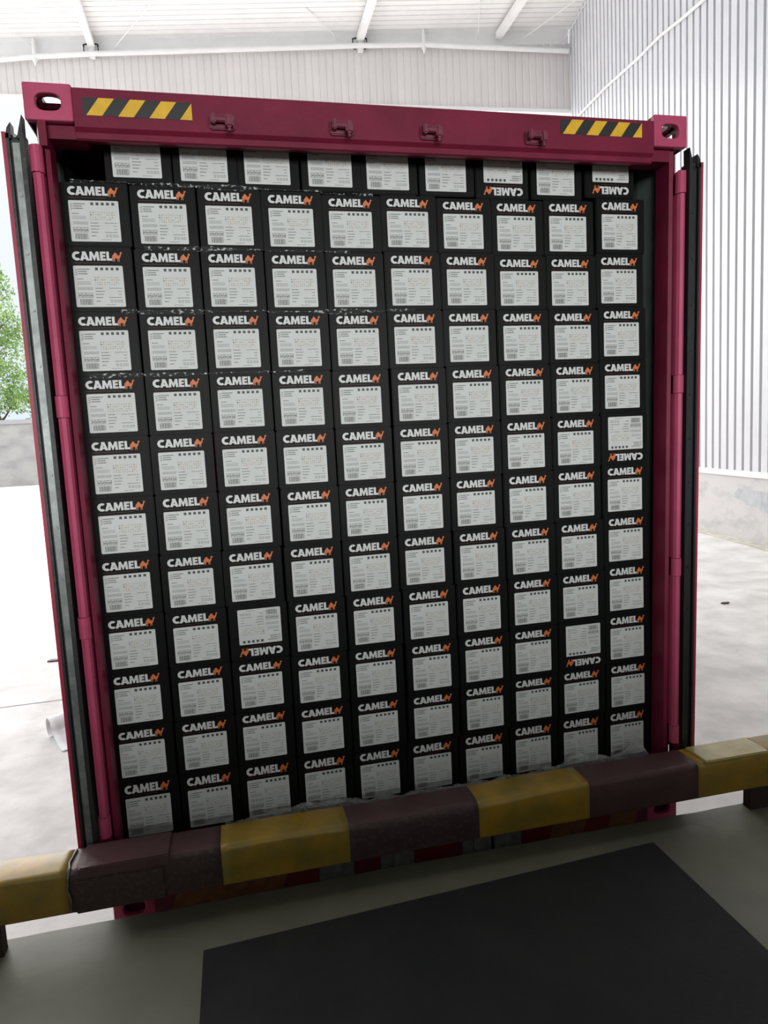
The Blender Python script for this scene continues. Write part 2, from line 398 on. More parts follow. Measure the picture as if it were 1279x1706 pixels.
# corner castings: hollow blocks with slots in front, side and end faces
def casting(sgn, xo, y0, z0, z1, dirz):
    b = MB(); w_, d_ = .150, .178
    xa, xb = (xo, xo + w_) if sgn < 0 else (xo - w_, xo)
    t = .028; xc = (xa + xb) / 2; zc = (z0 + z1) / 2; hx = w_ / 2; hz = (z1 - z0) / 2; yc = y0 + d_ / 2
    ring_plate(b, (xc, zc), (hx, hz), (.039, .027), y0, y0 + t, 'y', MAGL)
    xs = (xa, xa + t) if sgn < 0 else (xb - t, xb)
    ring_plate(b, (yc + t / 2, zc), ((d_ - t) / 2, hz - .0), (.040, .027), xs[0], xs[1], 'x', MAG)
    zs = (z1 - t, z1) if dirz > 0 else (z0, z0 + t)
    ring_plate(b, (xc, yc + t / 2), (hx - .001, (d_ - t) / 2), (.032, .060), zs[0], zs[1], 'z', MAG)
    zi = (z0, z0 + .012) if dirz > 0 else (z1 - .012, z1)
    b.box((xa + .002, y0 + t, zi[0]), (xb - .002, y0 + d_, zi[1]), MAG)
    xi = (xb - .012, xb) if sgn < 0 else (xa, xa + .012)
    b.box((xi[0], y0 + t, z0 + .001), (xi[1], y0 + d_, z1 - .001), MAG)
    if dirz < 0: b.box((xa + .01, y0 + .05, z0 + .01), (xb - .01, y0 + .09, z1 - .01), MAGD)
    o = b.build('corner_casting', cont)
    bv = o.modifiers.new('bevel', 'BEVEL'); bv.width = .013; bv.segments = 3; bv.angle_limit = math.radians(50)
casting(-1, -1.226, -.004, 2.778, 2.896, 1); casting(1, 1.240, -.004, 2.790, 2.912, 1)
casting(-1, -1.205, -.004, BOT, .035, -1); casting(1, 1.185, -.004, BOT, .035, -1)
casting(-1, -1.219, L - .178, 2.778, 2.896, 1); casting(1, 1.219, L - .178, 2.778, 2.896, 1)
casting(-1, -1.219, L - .178, BOT, .035, -1); casting(1, 1.219, L - .178, BOT, .035, -1)
# front posts
for s_ in (-1, 1):
    def X(v): return s_ * v
    ofs = 0 if s_ < 0 else -.004
    IN = 1.166 if s_ < 0 else 1.160
    b = MB()
    prof = [(IN, .030), (IN + .014, .024), (1.180, .03), (1.180, .07), (1.190, .07), (1.205 + ofs, .05), (1.21 + ofs, .118), (IN, .118)]
    b.prism([(X(u), v) for u, v in prof], 'z', .035, 2.785, MAG, xf=lx)
    if s_ < 0: b.prism([(-1.190, .0), (-1.165, .0), (-1.165, .03), (-1.2, .03)], 'z', 2.70, 2.785, MAG)
    b.box((min(X(1.185), X(1.228)), .0, .035), (max(X(1.185), X(1.228)), .05, .272), MAG)
    b.build('corner_post', cont)
    b = MB(); zz = [.35, 1.028, 1.104, 1.81, 1.883, 2.615]
    for za, zb in ((.352, 1.026), (1.106, 1.808), (1.885, 2.613)):
        prof = [(1.188 + ofs, .045), (1.188 + ofs, .008), (1.194 + ofs, -.005), (1.206 + ofs, -.009), (1.219 + ofs, .0), (1.221 + ofs, .045)]
        b.prism([(X(u), v) for u, v in prof], 'z', za, zb, MAGL, xf=lx)
    b.build('hinge_bar', cont)
    for za, zb in ((.272, .350), (1.028, 1.104), (1.810, 1.883), (2.615, 2.700)):
        b = MB()
        b.prism([(X(1.205 + ofs + .021 * math.cos(a)), .012 + (.023) * math.sin(a)) for a in [2 * math.pi * k / 14 for k in range(14)]], 'z', za, zb, MAGL, xf=lx)
        b.tube([lx(Vector((X(1.202 + ofs), .012, za - .006))), lx(Vector((X(1.202 + ofs), .012, zb + .006)))], .010, MAGD, 8)
        b.build('hinge_lug', cont)
# side walls, corrugated
for s_ in (-1, 1):
    b = MB(); y = .12
    xi, xo = 1.186 * s_, 1.207 * s_
    pr = []
    while y < L - .18:
        pr += [(xo, y), (xo, y + .07), (xi, y + .14), (xi, y + .21)]; y += .278
    pr.append((xo, L - .17))
    for (a0, b0), (a1, b1) in zip(pr, pr[1:]):
        b.add([(a0, b0, .03), (a1, b1, .03), (a1, b1, 2.84), (a0, b0, 2.84)], [(0, 1, 2, 3)], INGREY)
        b.add([(a0 + .004 * s_, b0, .03), (a1 + .004 * s_, b1, .03), (a1 + .004 * s_, b1, 2.84), (a0 + .004 * s_, b0, 2.84)], [(0, 1, 2, 3)], MAG)
    b.box((min(xi, xo) - .001 * 0, .14, 2.82), (max(xi, xo) + .005, L - .17, 2.885), MAG)
    b.box((min(xi, xo), .14, -.05), (max(xi, xo) + .004, L - .17, .10), MAG)
    b.build('side_wall', cont, fixn=False)
b = MB(); b.box((-1.2, .115, 2.868), (1.2, L - .02, 2.886), MAG); b.build('roof_panel', cont)
b = MB(); b.box((-1.19, .03, .135), (1.19, L - .03, .163), PLY); b.build('floor_board', cont)
b = MB(); b.box((-1.2, L - .05, .0), (1.2, L - .01, 2.87), MAG); b.build('end_wall', cont)
b = MB(); b.box((-1.055, .0, -.075), (1.035, .10, .135), MAGD)
b.build('door_sill', cont)
for i, (x0, x1, m) in enumerate([(-1.0, -.58, ORP), (-.56, -.44, REFR), (-.23, -.16, REFR), (-.03, .10, REFR), (.46, .56, REFR), (.56, .72, ORP), (.72, .84, REFR), (.84, .97, ORP)]):
    b = MB(); b.prism([(x0, -.07), (x1, -.07), (x1 + .04, .05), (x0 + .04, .05)], 'y', -.004, -.0005, m)
    o = b.build('sill_marking', cont); o['label'] = 'orange painted marking' if m is ORP else 'red reflective marking'
for x in (-.11, .24, -.36, .36):
    b = MB(); b.bevbox((x - .07, -.012, -.07), (x + .07, .0, .06), GAL, .004); b.bevbox((x - .02, -.035, -.04), (x + .02, -.01, .03), GAL, .004)
    o = b.build('cam_keeper_plate', cont); o['label'] = 'grey galvanised keeper plate'

# doors folded back against the container sides
for s_ in (-1, 1):
    d = empty('door_leaf', (0, 0, 0)); d.parent = cont
    dx = 0 if s_ < 0 else -.008
    x0, x1 = (1.228 + dx, 1.300 + dx)
    ztop, zb = 2.735, .205
    f = lx
    # pressed steel panel
    b = MB()
    y = .05; pr = []
    while y < 1.12:
        pr += [(1.262, y), (1.262, y + .08), (1.285, y + .12), (1.285, y + .18)]; y += .22
    pr.append((1.262, 1.16))
    for (a0, b0), (a1, b1) in zip(pr, pr[1:]):
        vs = [(s_ * a0, b0, zb + .05), (s_ * a1, b1, zb + .05), (s_ * a1, b1, ztop - .05), (s_ * a0, b0, ztop - .05)]
        b.add([f(Vector(p)) for p in vs], [(0, 1, 2, 3)], REDP)
    for (ya, yb_, za, zc) in ((.035, .085, zb, ztop), (1.13, 1.18, zb, ztop), (.035, 1.18, zb, zb + .08), (.035, 1.18, ztop - .08, ztop)):
        b.box((min(s_ * (x1 - .045), s_ * (x1 - .002)), ya, za), (max(s_ * (x1 - .045), s_ * (x1 - .002)), yb_, zc), MAG, f)
    b.build('door_panel', d, fixn=False)
    b = MB()
    b.box((min(s_ * (x1 - .012), s_ * x1), -.008, zb), (max(s_ * (x1 - .012), s_ * x1), .05, ztop), REDP, f); b.build('door_edge', d)
    # gasket: two lips with a channel, horns at the top
    b = MB()
    for (a, c, ya, yb_) in ((1.232, 1.246, -.014, .04), (1.278, 1.2875, -.010, .04), (1.240, 1.284, .004, .04)):
        a += dx; c += dx
        b.box((min(s_ * a, s_ * c), ya, zb), (max(s_ * a, s_ * c), yb_, ztop - .005), RUB, f)
    for a, h in ((1.236, .055), (1.272, .03)):
        a += dx
        b.prism([(s_ * a, ztop - .02), (s_ * (a + .018), ztop - .02), (s_ * (a + .010), ztop + .012), (s_ * (a - .002), ztop + h)], 'y', -.01, .03, RUB, xf=f)
    b.build('door_gasket', d)
    b = MB(); b.box((min(s_ * (1.250 + dx), s_ * (1.272 + dx)), .0, zb + .02), (max(s_ * (1.250 + dx), s_ * (1.272 + dx)), .003, ztop - .03), ZINC if s_ < 0 else RUB, f)
    g = b.build('gasket_strip', d); g['label'] = 'dull metal strip holding the gasket' if s_ < 0 else 'black strip holding the gasket'
    for k in range(14):
        z = .32 + k * .185
        b = MB(); p = f(Vector((s_ * (1.261 + dx), 0, z)))
        b.prism([(p.x + .006 * math.cos(a), z + .006 * math.sin(a)) for a in [2 * math.pi * j / 8 for j in range(8)]], 'y', -.004, .0, ZINC if s_ < 0 else RUB)
        b.build('bolt', g)
    for yy in (.38, .85):
        b = MB(); b.tube([f(Vector((s_ * 1.247, yy, zb - .02))), f(Vector((s_ * 1.247, yy, ztop + .02)))], .014, ZINC, 10)
        b.build('lock_rod', d)

# trailer under the container
tr = empty('trailer_chassis', (0, 1, -1.25)); tag(tr, 'black trailer chassis carrying the magenta container below the dock', 'trailer')
def trb(mb, name): o = mb.build(name); o.parent = tr; o.matrix_parent_inverse = Matrix.Translation((0, -1, 1.25)); return o
b = MB()
for x in (-.5, .5): b.box((x - .07, .12, -.5), (x + .07, L, -.087), RAIL)
for k in range(9): b.box((-1.15, .25 + k * 1.4, -.25), (1.15, .35 + k * 1.4, -.087), RAIL)
trb(b, 'frame')
b = MB(); b.bevbox((-1.15, .16, -.72), (1.15, .26, -.56), RAIL, .01); b.box((-.55, .18, -.58), (-.45, .24, -.3), RAIL); b.box((.45, .18, -.58), (.55, .24, -.3), RAIL); trb(b, 'rear_bumper')
for k in range(3):
    y = 1.6 + k * 1.3
    b = MB(); b.tube([(-1.0, y, -.76), (1.0, y, -.76)], .07, RAIL, 10); trb(b, 'axle')
    for s_ in (-1, 1):
        b = MB()
        b.prism([(y + .49 * math.cos(a), -.76 + .49 * math.sin(a)) for a in [2 * math.pi * j / 32 for j in range(32)]], 'x', s_ * .72 if s_ > 0 else -1.1, 1.1 if s_ > 0 else -.72, TYRE)
        b.prism([(y + .27 * math.cos(a), -.76 + .27 * math.sin(a)) for a in [2 * math.pi * j / 24 for j in range(24)]], 'x', min(s_ * 1.09, s_ * 1.115), max(s_ * 1.09, s_ * 1.115), ZINC)
        trb(b, 'wheel')
for s_ in (-1, 1):
    b = MB(); b.box((s_ * .8 - .06, 9.2, -1.15), (s_ * .8 + .06, 9.32, -.25), RAIL); b.box((s_ * .8 - .15, 9.1, -1.25), (s_ * .8 + .15, 9.42, -1.15), RAIL); trb(b, 'landing_leg')

# ================================================================== CARTONS
BW, BH, BD = .2265, .223, .185          # carton width, height, depth
CAMELPTS = [(.03, .30), (.02, .46), (.07, .60), (.16, .68), (.25, .80), (.34, .90), (.42, .91), (.50, .82), (.58, .70), (.68, .62), (.78, .60), (.84, .68), (.87, .82),
            (.90, .93), (.96, .99), (1.03, .96), (1.12, .90), (1.11, .84), (1.01, .82), (.98, .70), (.95, .56), (.88, .42), (.79, .32), (.78, .16), (.79, .0), (.72, .0),
            (.71, .15), (.68, .31), (.64, .15), (.63, .0), (.56, .0), (.575, .16), (.57, .32), (.34, .33), (.30, .16), (.31, .0), (.24, .0), (.235, .16), (.215, .32), (.16, .14), (.14, .0), (.07, .0), (.09, .16), (.11, .28)]
def flat(mb, pts, y, m, thick=.0008):
    """traced shape given thickness, front towards -Y"""
    bm = bmesh.new(); vs = [bm.verts.new((p[0], y, p[1])) for p in pts]
    f = bm.faces.new(vs); f.normal_update()
    if f.normal.y > 0: f.normal_flip()
    r = bmesh.ops.extrude_face_region(bm, geom=[f])
    for v in [g for g in r['geom'] if isinstance(g, bmesh.types.BMVert)]: v.co.y -= thick
    bmesh.ops.recalc_face_normals(bm, faces=bm.faces[:])
    bmesh.ops.triangulate(bm, faces=[f for f in bm.faces if len(f.verts) > 4])
    mb.addbm(bm, m)
def rect(mb, x0, x1, z0, z1, y, m): mb.add([(x0, y, z0), (x1, y, z0), (x1, y, z1), (x0, y, z1)], [(0, 1, 2, 3)], m)

def letter_shapes():
    """CAMEL in heavy geometric capitals, unit height, returns (polygons, width)"""
    P = []; x = 0
    # C
    R_, r_ = .5, .225; pts = []
    for k in range(19): a = math.radians(48 + k * (264 / 18)); pts.append((R_ * 1.0 * math.cos(a) + .5, R_ * math.sin(a) + .5))
    for k in range(19): a = math.radians(312 - 18 - k * ((264 - 36) / 18)); pts.append((r_ * math.cos(a) + .53, r_ * math.sin(a) + .5))
    P.append([(p[0] + x, p[1]) for p in pts]); x += .80
    # A (leg, bar, leg as one outline with a notch)
    P.append([(x + p[0], p[1]) for p in [(0, 0), (.30, 0), (.345, .16), (.60, .16), (.645, 0), (.96, 0), (.62, 1), (.30, 1), (.22, .98), (.27, .82)]])
    A = P.pop(); P.append(A); hole = [(x + .42, .36), (x + .55, .36), (x + .485, .60)]; P.append(('hole', hole)); x += .93
    # M
    P.append([(x + p[0], p[1]) for p in [(.02, 0), (.10, 1), (.36, 1), (.56, .48), (.76, 1), (1.02, 1), (1.10, 0), (.82, 0), (.78, .52), (.60, 0), (.50, 0), (.33, .52), (.29, 0)]]); x += 1.17
    # E
    P.append([(x + p[0], p[1]) for p in [(0, 0), (0, 1), (.58, 1), (.58, .77), (.27, .77), (.27, .62), (.54, .62), (.54, .40), (.27, .40), (.27, .23), (.59, .23), (.59, 0)]]); x += .66
    # L
    P.append([(x + p[0], p[1]) for p in [(0, 0), (0, 1), (.28, 1), (.28, .24), (.60, .24), (.60, 0)]]); x += .60
    return P, x
LET, LW = letter_shapes()

def make_carton():
    root = empty('carton')
    # body: origin at the lower left front corner
    b = MB(); b.bevbox((0, 0, 0), (BW, BD, BH), BLACK, .0035)
    b.build('carton_body', root, smooth=False)
    T = BH - .0155; h = .0305; sc = .134 / LW; x0 = .026
    b = MB()
    for p in LET:
        if isinstance(p, tuple): flat(b, [(x0 + u * sc, T - h + v * h) for u, v in p[1]], -.0014, BLACK, .0004); continue
        flat(b, [(x0 + u * sc, T - h + v * h) for u, v in p], -.0002, SILV, .0012)
    b.build('brand_lettering', root, fixn=False)
    b = MB(); flat(b, [(.1585 + u * .0325, T - h - .0035 + v * .034) for u, v in CAMELPTS], -.0002, ORG, .0016)
    b.build('camel_emblem', root, fixn=False)
    b = MB(); rect(b, x0, .150, T - h - .0085, T - h - .0075, -.0006, LINE); b.build('underline', root, fixn=False)
    # white label
    LX, LZ, LWd, LH = .0255, BH - .0635, .1665, .1415
    pts = []
    r = .004
    for (qx, qz, a0) in ((LX + LWd - r, LZ - r, 0), (LX + r, LZ - r, 90), (LX + r, LZ - LH + r, 180), (LX + LWd - r, LZ - LH + r, 270)):
        for k in range(4): a = math.radians(a0 + 30 * k); pts.append((qx + r * math.cos(a), qz + r * math.sin(a)))
    b = MB(); flat(b, pts, -.0002, LAB, .0006); lab = b.build('paper_label', root, fixn=False)
    def U(u0, u1, v0, v1, m, mb, y=-.0012): rect(mb, LX + u0 * LWd, LX + u1 * LWd, LZ - v1 * LH, LZ - v0 * LH, y, m)
    rr = random.Random(11)
    b = MB()
    for v in (.085, .14, .195):                       # tick marks
        for (u0, v0, u1, v1) in ((.035, v + .01, .052, v + .03), (.052, v + .03, .085, v - .012)):
            X0, Z0, X1, Z1 = LX + u0 * LWd, LZ - v0 * LH, LX + u1 * LWd, LZ - v1 * LH; t = .0011
            b.add([(X0, -.0012, Z0 - t), (X1, -.0012, Z1 - t), (X1, -.0012, Z1 + t), (X0, -.0012, Z0 + t)], [(0, 1, 2, 3)], GREYINK)
    b.build('tick_marks', lab, fixn=False)
    b = MB()
    def dashes(u0, u1, v, hh, m, lo=.02, hi=.05):
        u = u0
        while u < u1:
            e_ = min(u1, u + rr.uniform(lo, hi)); U(u, e_, v - hh / 2, v + hh / 2, m, b); u = e_ + .006
    for v, u1 in ((.085, .33), (.14, .27), (.195, .28)): dashes(.10, u1, v, .022, GREYINK)
    dashes(.06, .19, .32, .016, GREYINK)
    for v in (.385, .415, .445): dashes(.06, .33, v, .008, GREYINK)
    for v in (.525, .55, .575): dashes(.06, .36, v, .009, GREYINK)
    for v, u1 in ((.545, .56), (.62, .59), (.695, .57), (.77, .55), (.86, .50)): dashes(.41, u1, v, .017, GREYINK)
    dashes(.69, .95, .545, .012, GREYINK); dashes(.86, .94, .62, .014, GREYINK); dashes(.87, .93, .695, .014, GREYINK); dashes(.68, .94, .77, .014, GREYINK)
    dashes(.60, .80, .95, .010, GREYINK)
    for u in (.70, .77, .84, .90):
        for (a0, a1, c0, c1) in ((0, .04, .83, .838), (0, .04, .882, .89), (0, .007, .83, .89), (.033, .04, .83, .89)): U(u + a0, u + a1, c0, c1, GREYINK, b)
    b.build('printed_text', lab, fixn=False)
    b = MB()
    for u in (.44, .545, .65, .755, .86): U(u - .002, u + .055, .045, .11, INK, b)
    for u in (.44, .545, .65, .755, .86): U(u + .012, u + .03, .066, .09, GREYINK, b, -.0014)
    b.build('symbol_squares', lab, fixn=False)
    b = MB()
    for v in (.27, .33, .39, .44):
        for k in range(11):
            u = .41 + k * .048
            if rr.random() < .85: U(u, u + rr.uniform(.012, .032), v, v + rr.uniform(.012, .035), TAN if rr.random() < .93 else GREYINK, b)
    b.build('symbol_table', lab, fixn=False)
    b = MB(); u = .06                                  # pictogram strip
    U(.055, .35, .655, .662, BARC, b); U(.055, .35, .765, .772, BARC, b)
    for k in range(4):
        U(.055 + k * .074, .062 + k * .074, .655, .772, BARC, b)
        for j in range(3): U(.07 + k * .074 + j * .018, .08 + k * .074 + j * .018, .675 + rr.uniform(0, .03), .755 - rr.uniform(0, .02), BARC, b)
    U(.343, .35, .655, .772, BARC, b); b.build('pictogram_strip', lab, fixn=False)
    b = MB(); u = .085
    while u < .335:
        wv = rr.choice((.004, .008, .011)); U(u, u + wv, .805, .945, BARC, b); u += wv + rr.choice((.005, .008, .011))
    b.build('barcode', lab, fixn=False)
    return root
def children(o): return [c for c in KIDS.get(o.name, [])]
proto = make_carton()
KIDS = {}
for o in bpy.data.objects:
    if o.parent: KIDS.setdefault(o.parent.name, []).append(o)
def copy_tree(src, parent=None):
    c = src.copy(); C.objects.link(c)
    if parent: c.parent = parent
    for ch in children(src): copy_tree(ch, c)
    return c

# label corners (x, z) of every carton front, read row by row (top full row first)
G = {1: [(-1.143,2.571),(-.910,2.566),(-.676,2.563),(-.445,2.560),(-.219,2.552),(.009,2.557),(.230,2.550),(.460,2.550),(.691,2.555),(.929,2.567)],
 2: [(-1.148,2.350),(-.913,2.345),(-.680,2.344),(-.448,2.341),(-.218,2.339),(.013,2.344),(.241,2.340),(.468,2.332),(.695,2.334),(.923,2.344)],
 3: [(-1.149,2.123),(-.914,2.120),(-.681,2.121),(-.448,2.117),(-.216,2.116),(.014,2.120),(.242,2.119),(.477,2.117),(.703,2.115),(.930,2.123)],
 4: [(-1.146,1.897),(-.914,1.895),(-.683,1.896),(-.450,1.894),(-.219,1.891),(.019,1.893),(.248,1.895),(.480,1.895),(.707,1.895),(.934,1.902)],
 5: [(-1.146,1.675),(-.916,1.673),(-.682,1.673),(-.451,1.668),(-.218,1.666),(.018,1.667),(.249,1.669),(.480,1.672),(.706,1.672),(.937,1.680)],
 6: [(-1.146,1.451),(-.915,1.451),(-.683,1.449),(-.448,1.444),(-.218,1.443),(.017,1.444),(.248,1.444),(.480,1.447),(.708,1.449),(.939,1.455)],
 7: [(-1.150,1.227),(-.918,1.221),(-.688,1.220),(-.450,1.217),(-.217,1.218),(.016,1.222),(.252,1.222),(.486,1.220),(.715,1.222),(.943,1.232)],
 8: [(-1.149,1.005),(-.917,.998),(-.682,.998),(-.447,.993),(-.212,.992),(.023,.995),(.257,.994),(.490,.995),(.717,.996),(.944,1.009)],
 9: [(-1.150,.784),(-.916,.779),(-.683,.775),(-.450,.767),(-.216,.768),(.025,.763),(.259,.767),(.488,.771),(.717,.775),(.945,.785)],
 10: [(-1.152,.564),(-.916,.563),(-.685,.565),(-.450,.553),(-.217,.547),(.021,.542),(.256,.546),(.484,.552),(.713,.558),(.944,.561)],
 11: [(-1.149,.350),(-.916,.344),(-.685,.348),(-.453,.340),(-.221,.333),(.010,.331),(.244,.333),(.475,.340),(.705,.341),(.939,.339)]}
FLIP = {(5, 9), (8, 2), (9, 8)}
ORD = ['topmost', 'second', 'third', 'fourth', 'fifth', 'sixth', 'seventh', 'eighth', 'ninth', 'tenth', 'lowest']
COLN = ['leftmost', 'second', 'third', 'fourth', 'fifth', 'fifth-from-right', 'fourth-from-right', 'third-from-right', 'second-from-right', 'rightmost']
LBL = .0625; YB = .1225
first = True
jr = random.Random(5)
def place(x, z, h, flip, label, group):
    global first
    root = proto if first else copy_tree(proto)
    first = False
    s = h / BH; y = YB + jr.uniform(0, .004)
    if flip:
        root.rotation_euler = (0, math.pi, 0); root.location = (x + BW, y, z + h); root.scale = (1, 1, s)
        # turning about Y keeps the printed face towards the door
    else:
        root.location = (x, y, z); root.scale = (1, 1, s)
    tag(root, label, 'carton', group)
    return root
tops = {}
for r in range(1, 12):
    for c in range(10): tops[(r, c)] = G[r][c][1] + LBL
for c in range(10): tops[(12, c)] = .1635
cartons = []
for r in range(1, 12):
    xs = [G[r][c][0] - .0255 for c in range(10)]
    for it in range(60):
        for c in range(9):
            g_ = xs[c + 1] - xs[c] - (BW + .0008)
            if g_ < 0: xs[c] += g_ / 2; xs[c + 1] -= g_ / 2
        xs[0] = max(xs[0], -1.184)
    for c in range(10):
        z0, z1 = tops[(r + 1, c)], tops[(r, c)]
        row = {1: 'topmost full row', 11: 'bottom row', 10: 'row second from bottom', 9: 'row third from bottom'}.get(r, ORD[r - 1] + ' full row from top')
        col = COLN[c] if c in (0, 9) else (COLN[c].replace('-', ' ') if c > 4 else COLN[c] + ' from left')
        fl = (r, c) in FLIP
        if fl: lab_ = 'upside-down black carton in %s, %s' % (row, col)
        else: lab_ = 'black carton with white label in %s, %s' % (row, col)
        place(xs[c], z0 + .0003, z1 - z0 - .0006, fl, lab_, 'black cartons stacked in the container')
top_x = [-1.0105, -.7785, -.5505, -.3155, -.0905, .1445, .3765, .6145, .8535]
nm = ['leftmost', 'second from left', 'third from left', 'fourth from left', 'middle one', 'just left of the upside-down one', 'upside down near the middle right', 'between the two upside-down ones', 'upside down at the right end']
for i, x in enumerate(top_x):
    zb = max(tops[(1, c)] for c in range(10) if (G[1][c][0] - .0255 < x + BW and G[1][c][0] - .0255 + BW > x))
    place(x, zb + .0005, .222, i in (6, 8), 'black carton laid under the container roof, ' + nm[i], 'black cartons stacked in the container')

# added film strips along the upper carton seams; pale flecks in them paint glints
GLINT = bpy.data.materials.new('stretch_film'); GLINT.use_nodes = True
gb = GLINT.node_tree.nodes['Principled BSDF']; gb.inputs['Base Color'].default_value = (.80, .84, .84, 1); gb.inputs['Roughness'].default_value = .12
gb.inputs['Specular IOR Level'].default_value = 1; gb.inputs['Alpha'].default_value = .20
gn = GLINT.node_tree; gz = gn.nodes.new('ShaderNodeTexNoise'); gz.inputs['Scale'].default_value = 70; gz.inputs['Detail'].default_value = 4
gc = gn.nodes.new('ShaderNodeTexCoord'); gn.links.new(gc.outputs['Object'], gz.inputs['Vector'])
gp = gn.nodes.new('ShaderNodeValToRGB'); gp.color_ramp.elements[0].position = .54; gp.color_ramp.elements[0].color = (.03, .03, .03, 1); gp.color_ramp.elements[1].position = .66; gp.color_ramp.elements[1].color = (.85, .85, .85, 1)
gn.links.new(gz.outputs[0], gp.inputs[0]); gn.links.new(gp.outputs[0], gb.inputs['Alpha'])
gr = random.Random(21)
def seam_z(r, x):
    c = min(range(10), key=lambda k: abs(G[r][k][0] - .0255 + BW / 2 - x)); return tops[(r, c)]
for r, xa, xb, lab_ in ((1, -1.13, -.05, 'crinkled clear film strip along the top of the topmost full carton row'),
                        (2, -.90, -.15, 'crinkled clear film strip along the seam above the second carton row'),
                        (3, -1.0, .10, 'crinkled clear film strip along the seam above the third carton row'),
                        (4, -1.13, -.35, 'crinkled clear film strip along the seam above the fourth carton row')):
    b = MB(); n = int((xb - xa) / .006); vs = []; fs = []
    for i in range(n + 1):
        x = xa + (xb - xa) * i / n
        k = max(0, math.sin(x * 9 + r) * .6 + math.sin(x * 23 + r * 2) * .4 + .35)
        zc = seam_z(r, x)
        for j in range(5):
            vs.append((x + gr.uniform(-.002, .002), .1185 - .006 * math.sin(j / 4 * math.pi) * (0.4 + k) - gr.uniform(0, .0025), zc + (.008 - j * .004) * (.3 + k * .8) + gr.uniform(-.0012, .0012)))
    for i in range(n):
        for j in range(4): a = i * 5 + j; fs.append((a, a + 5, a + 6, a + 1))
    b.add(vs, fs, GLINT); tag(b.build('stretch_film', smooth=False, fixn=False), lab_, 'plastic film')

# crumpled clear film lying at the door sill
def film_sheet(name, x0, x1, label, hump, seed):
    r_ = random.Random(seed); nx, ny = 90, 14; vs = []; fs = []
    ph = [r_.uniform(0, 6.28) for _ in range(8)]
    for i in range(nx + 1):
        u = i / nx; x = x0 + (x1 - x0) * u
        for j in range(ny + 1):
            v = j / ny; y = -.004 + v * .118
            base = hump(u)
            z = .17 + base * math.sin(math.pi * min(1, .15 + v * .75)) + .010 * math.sin(x * 61 + v * 7 + ph[0]) * math.sin(x * 23 + v * 11 + ph[1]) + .007 * math.sin(x * 140 + v * 19 + ph[2]) + r_.uniform(-.004, .004)
            z = max(z, .1665)
            vs.append((x, y + .004 * math.sin(x * 45 + ph[3]), z))
    for i in range(nx):
        for j in range(ny):
            a = i * (ny + 1) + j; fs.append((a, a + 1, a + ny + 2, a + ny + 1))
    b = MB(); b.add(vs, fs, FILM); o = b.build(name, smooth=False, fixn=False)
    tag(o, label, 'plastic film')
film_sheet('plastic_film', -.78, .16, 'crumpled clear plastic film behind the beam at the left and middle cartons', lambda u: .03 + .035 * math.exp(-((u - .35) / .22) ** 2), 1)
film_sheet('plastic_film', .17, 1.06, 'bulging white plastic film heaped at the foot of the right-hand cartons', lambda u: .03 + .055 * math.exp(-((u - .66) / .13) ** 2) + .06 * math.exp(-((u - .95) / .07) ** 2), 2)

# ================================================================== DOCK BEAM
beam = empty('dock_beam', (0, -.095, 0)); tag(beam, 'yellow and maroon painted steel guard beam along the dock edge', 'guard beam')
def bx(mb_name, mb, **k):
    o = mb.build(mb_name, **k); o.parent = beam; o.matrix_parent_inverse = Matrix.Translation((0, .095, 0)); return o
def yw(x): return -.011 * (x + 1.5) / 1.5 + .002
bands = [(-2.4, -1.305, BEAMY, BEAMY), (-1.305, -.79, BEAMM, SPECK), (-.79, -.325, BEAMY, BEAMY), (-.325, .185, BEAMM, SPECK), (.185, .655, BEAMY, BEAMY), (.655, 1.155, BEAMM, BEAMM), (1.155, 2.4, BEAMY, BEAMY)]
def sect(x, e=0):
    """rounded square section, corner dents in the middle"""
    dent = .010 * math.exp(-((x + .1) / .55) ** 2) + .004 * math.sin(x * 9) * math.sin(x * 3.1)
    y0, y1, z0, z1 = -.170 - e, -.022, .108, .266 + e - dent * .5
    r = .020 + dent
    pts = []
    for (qy, qz, a0) in ((y0 + r, z1 - r, 180), (y1 - .015, z1 - .015, 90), (y1 - .015, z0 + .015, 0), (y0 + .015, z0 + .015, 270)):
        rr_ = r if a0 == 180 else .015
        for k in range(5):
            a = math.radians(a0 - 22.5 * k); pts.append((qy + rr_ * math.cos(a), qz + rr_ * math.sin(a)))
    return pts
for (xa, xb, mt, mf) in bands:
    b = MB(); n = max(2, int((xb - xa) / .03)); vs = []
    for i in range(n + 1):
        x = xa + (xb - xa) * i / n
        for (y_, z_) in sect(x): vs.append((x, y_ + yw(x), z_))
    m_ = len(sect(0)); top_f, oth = [], []
    for i in range(n):
        for k in range(m_):
            f = (i * m_ + k, i * m_ + (k + 1) % m_, (i + 1) * m_ + (k + 1) % m_, (i + 1) * m_ + k)
            (oth if (k >= m_ - 1 or k < 2) else top_f).append(f)
    b.add(vs, oth, mf); k0 = len(b.v)
    i_ = b.mi(mt)
    for f in top_f + [tuple(range(m_)), tuple(range(n * m_, (n + 1) * m_))]: b.f.append(f); b.m.append(i_)
    o = bx('painted_band', b, smooth=True); o['label'] = ('yellow' if mt is BEAMY else 'maroon') + ' painted stretch of the beam'
    for p in o.data.polygons:
        if len(p.vertices) > 4: p.use_smooth = False
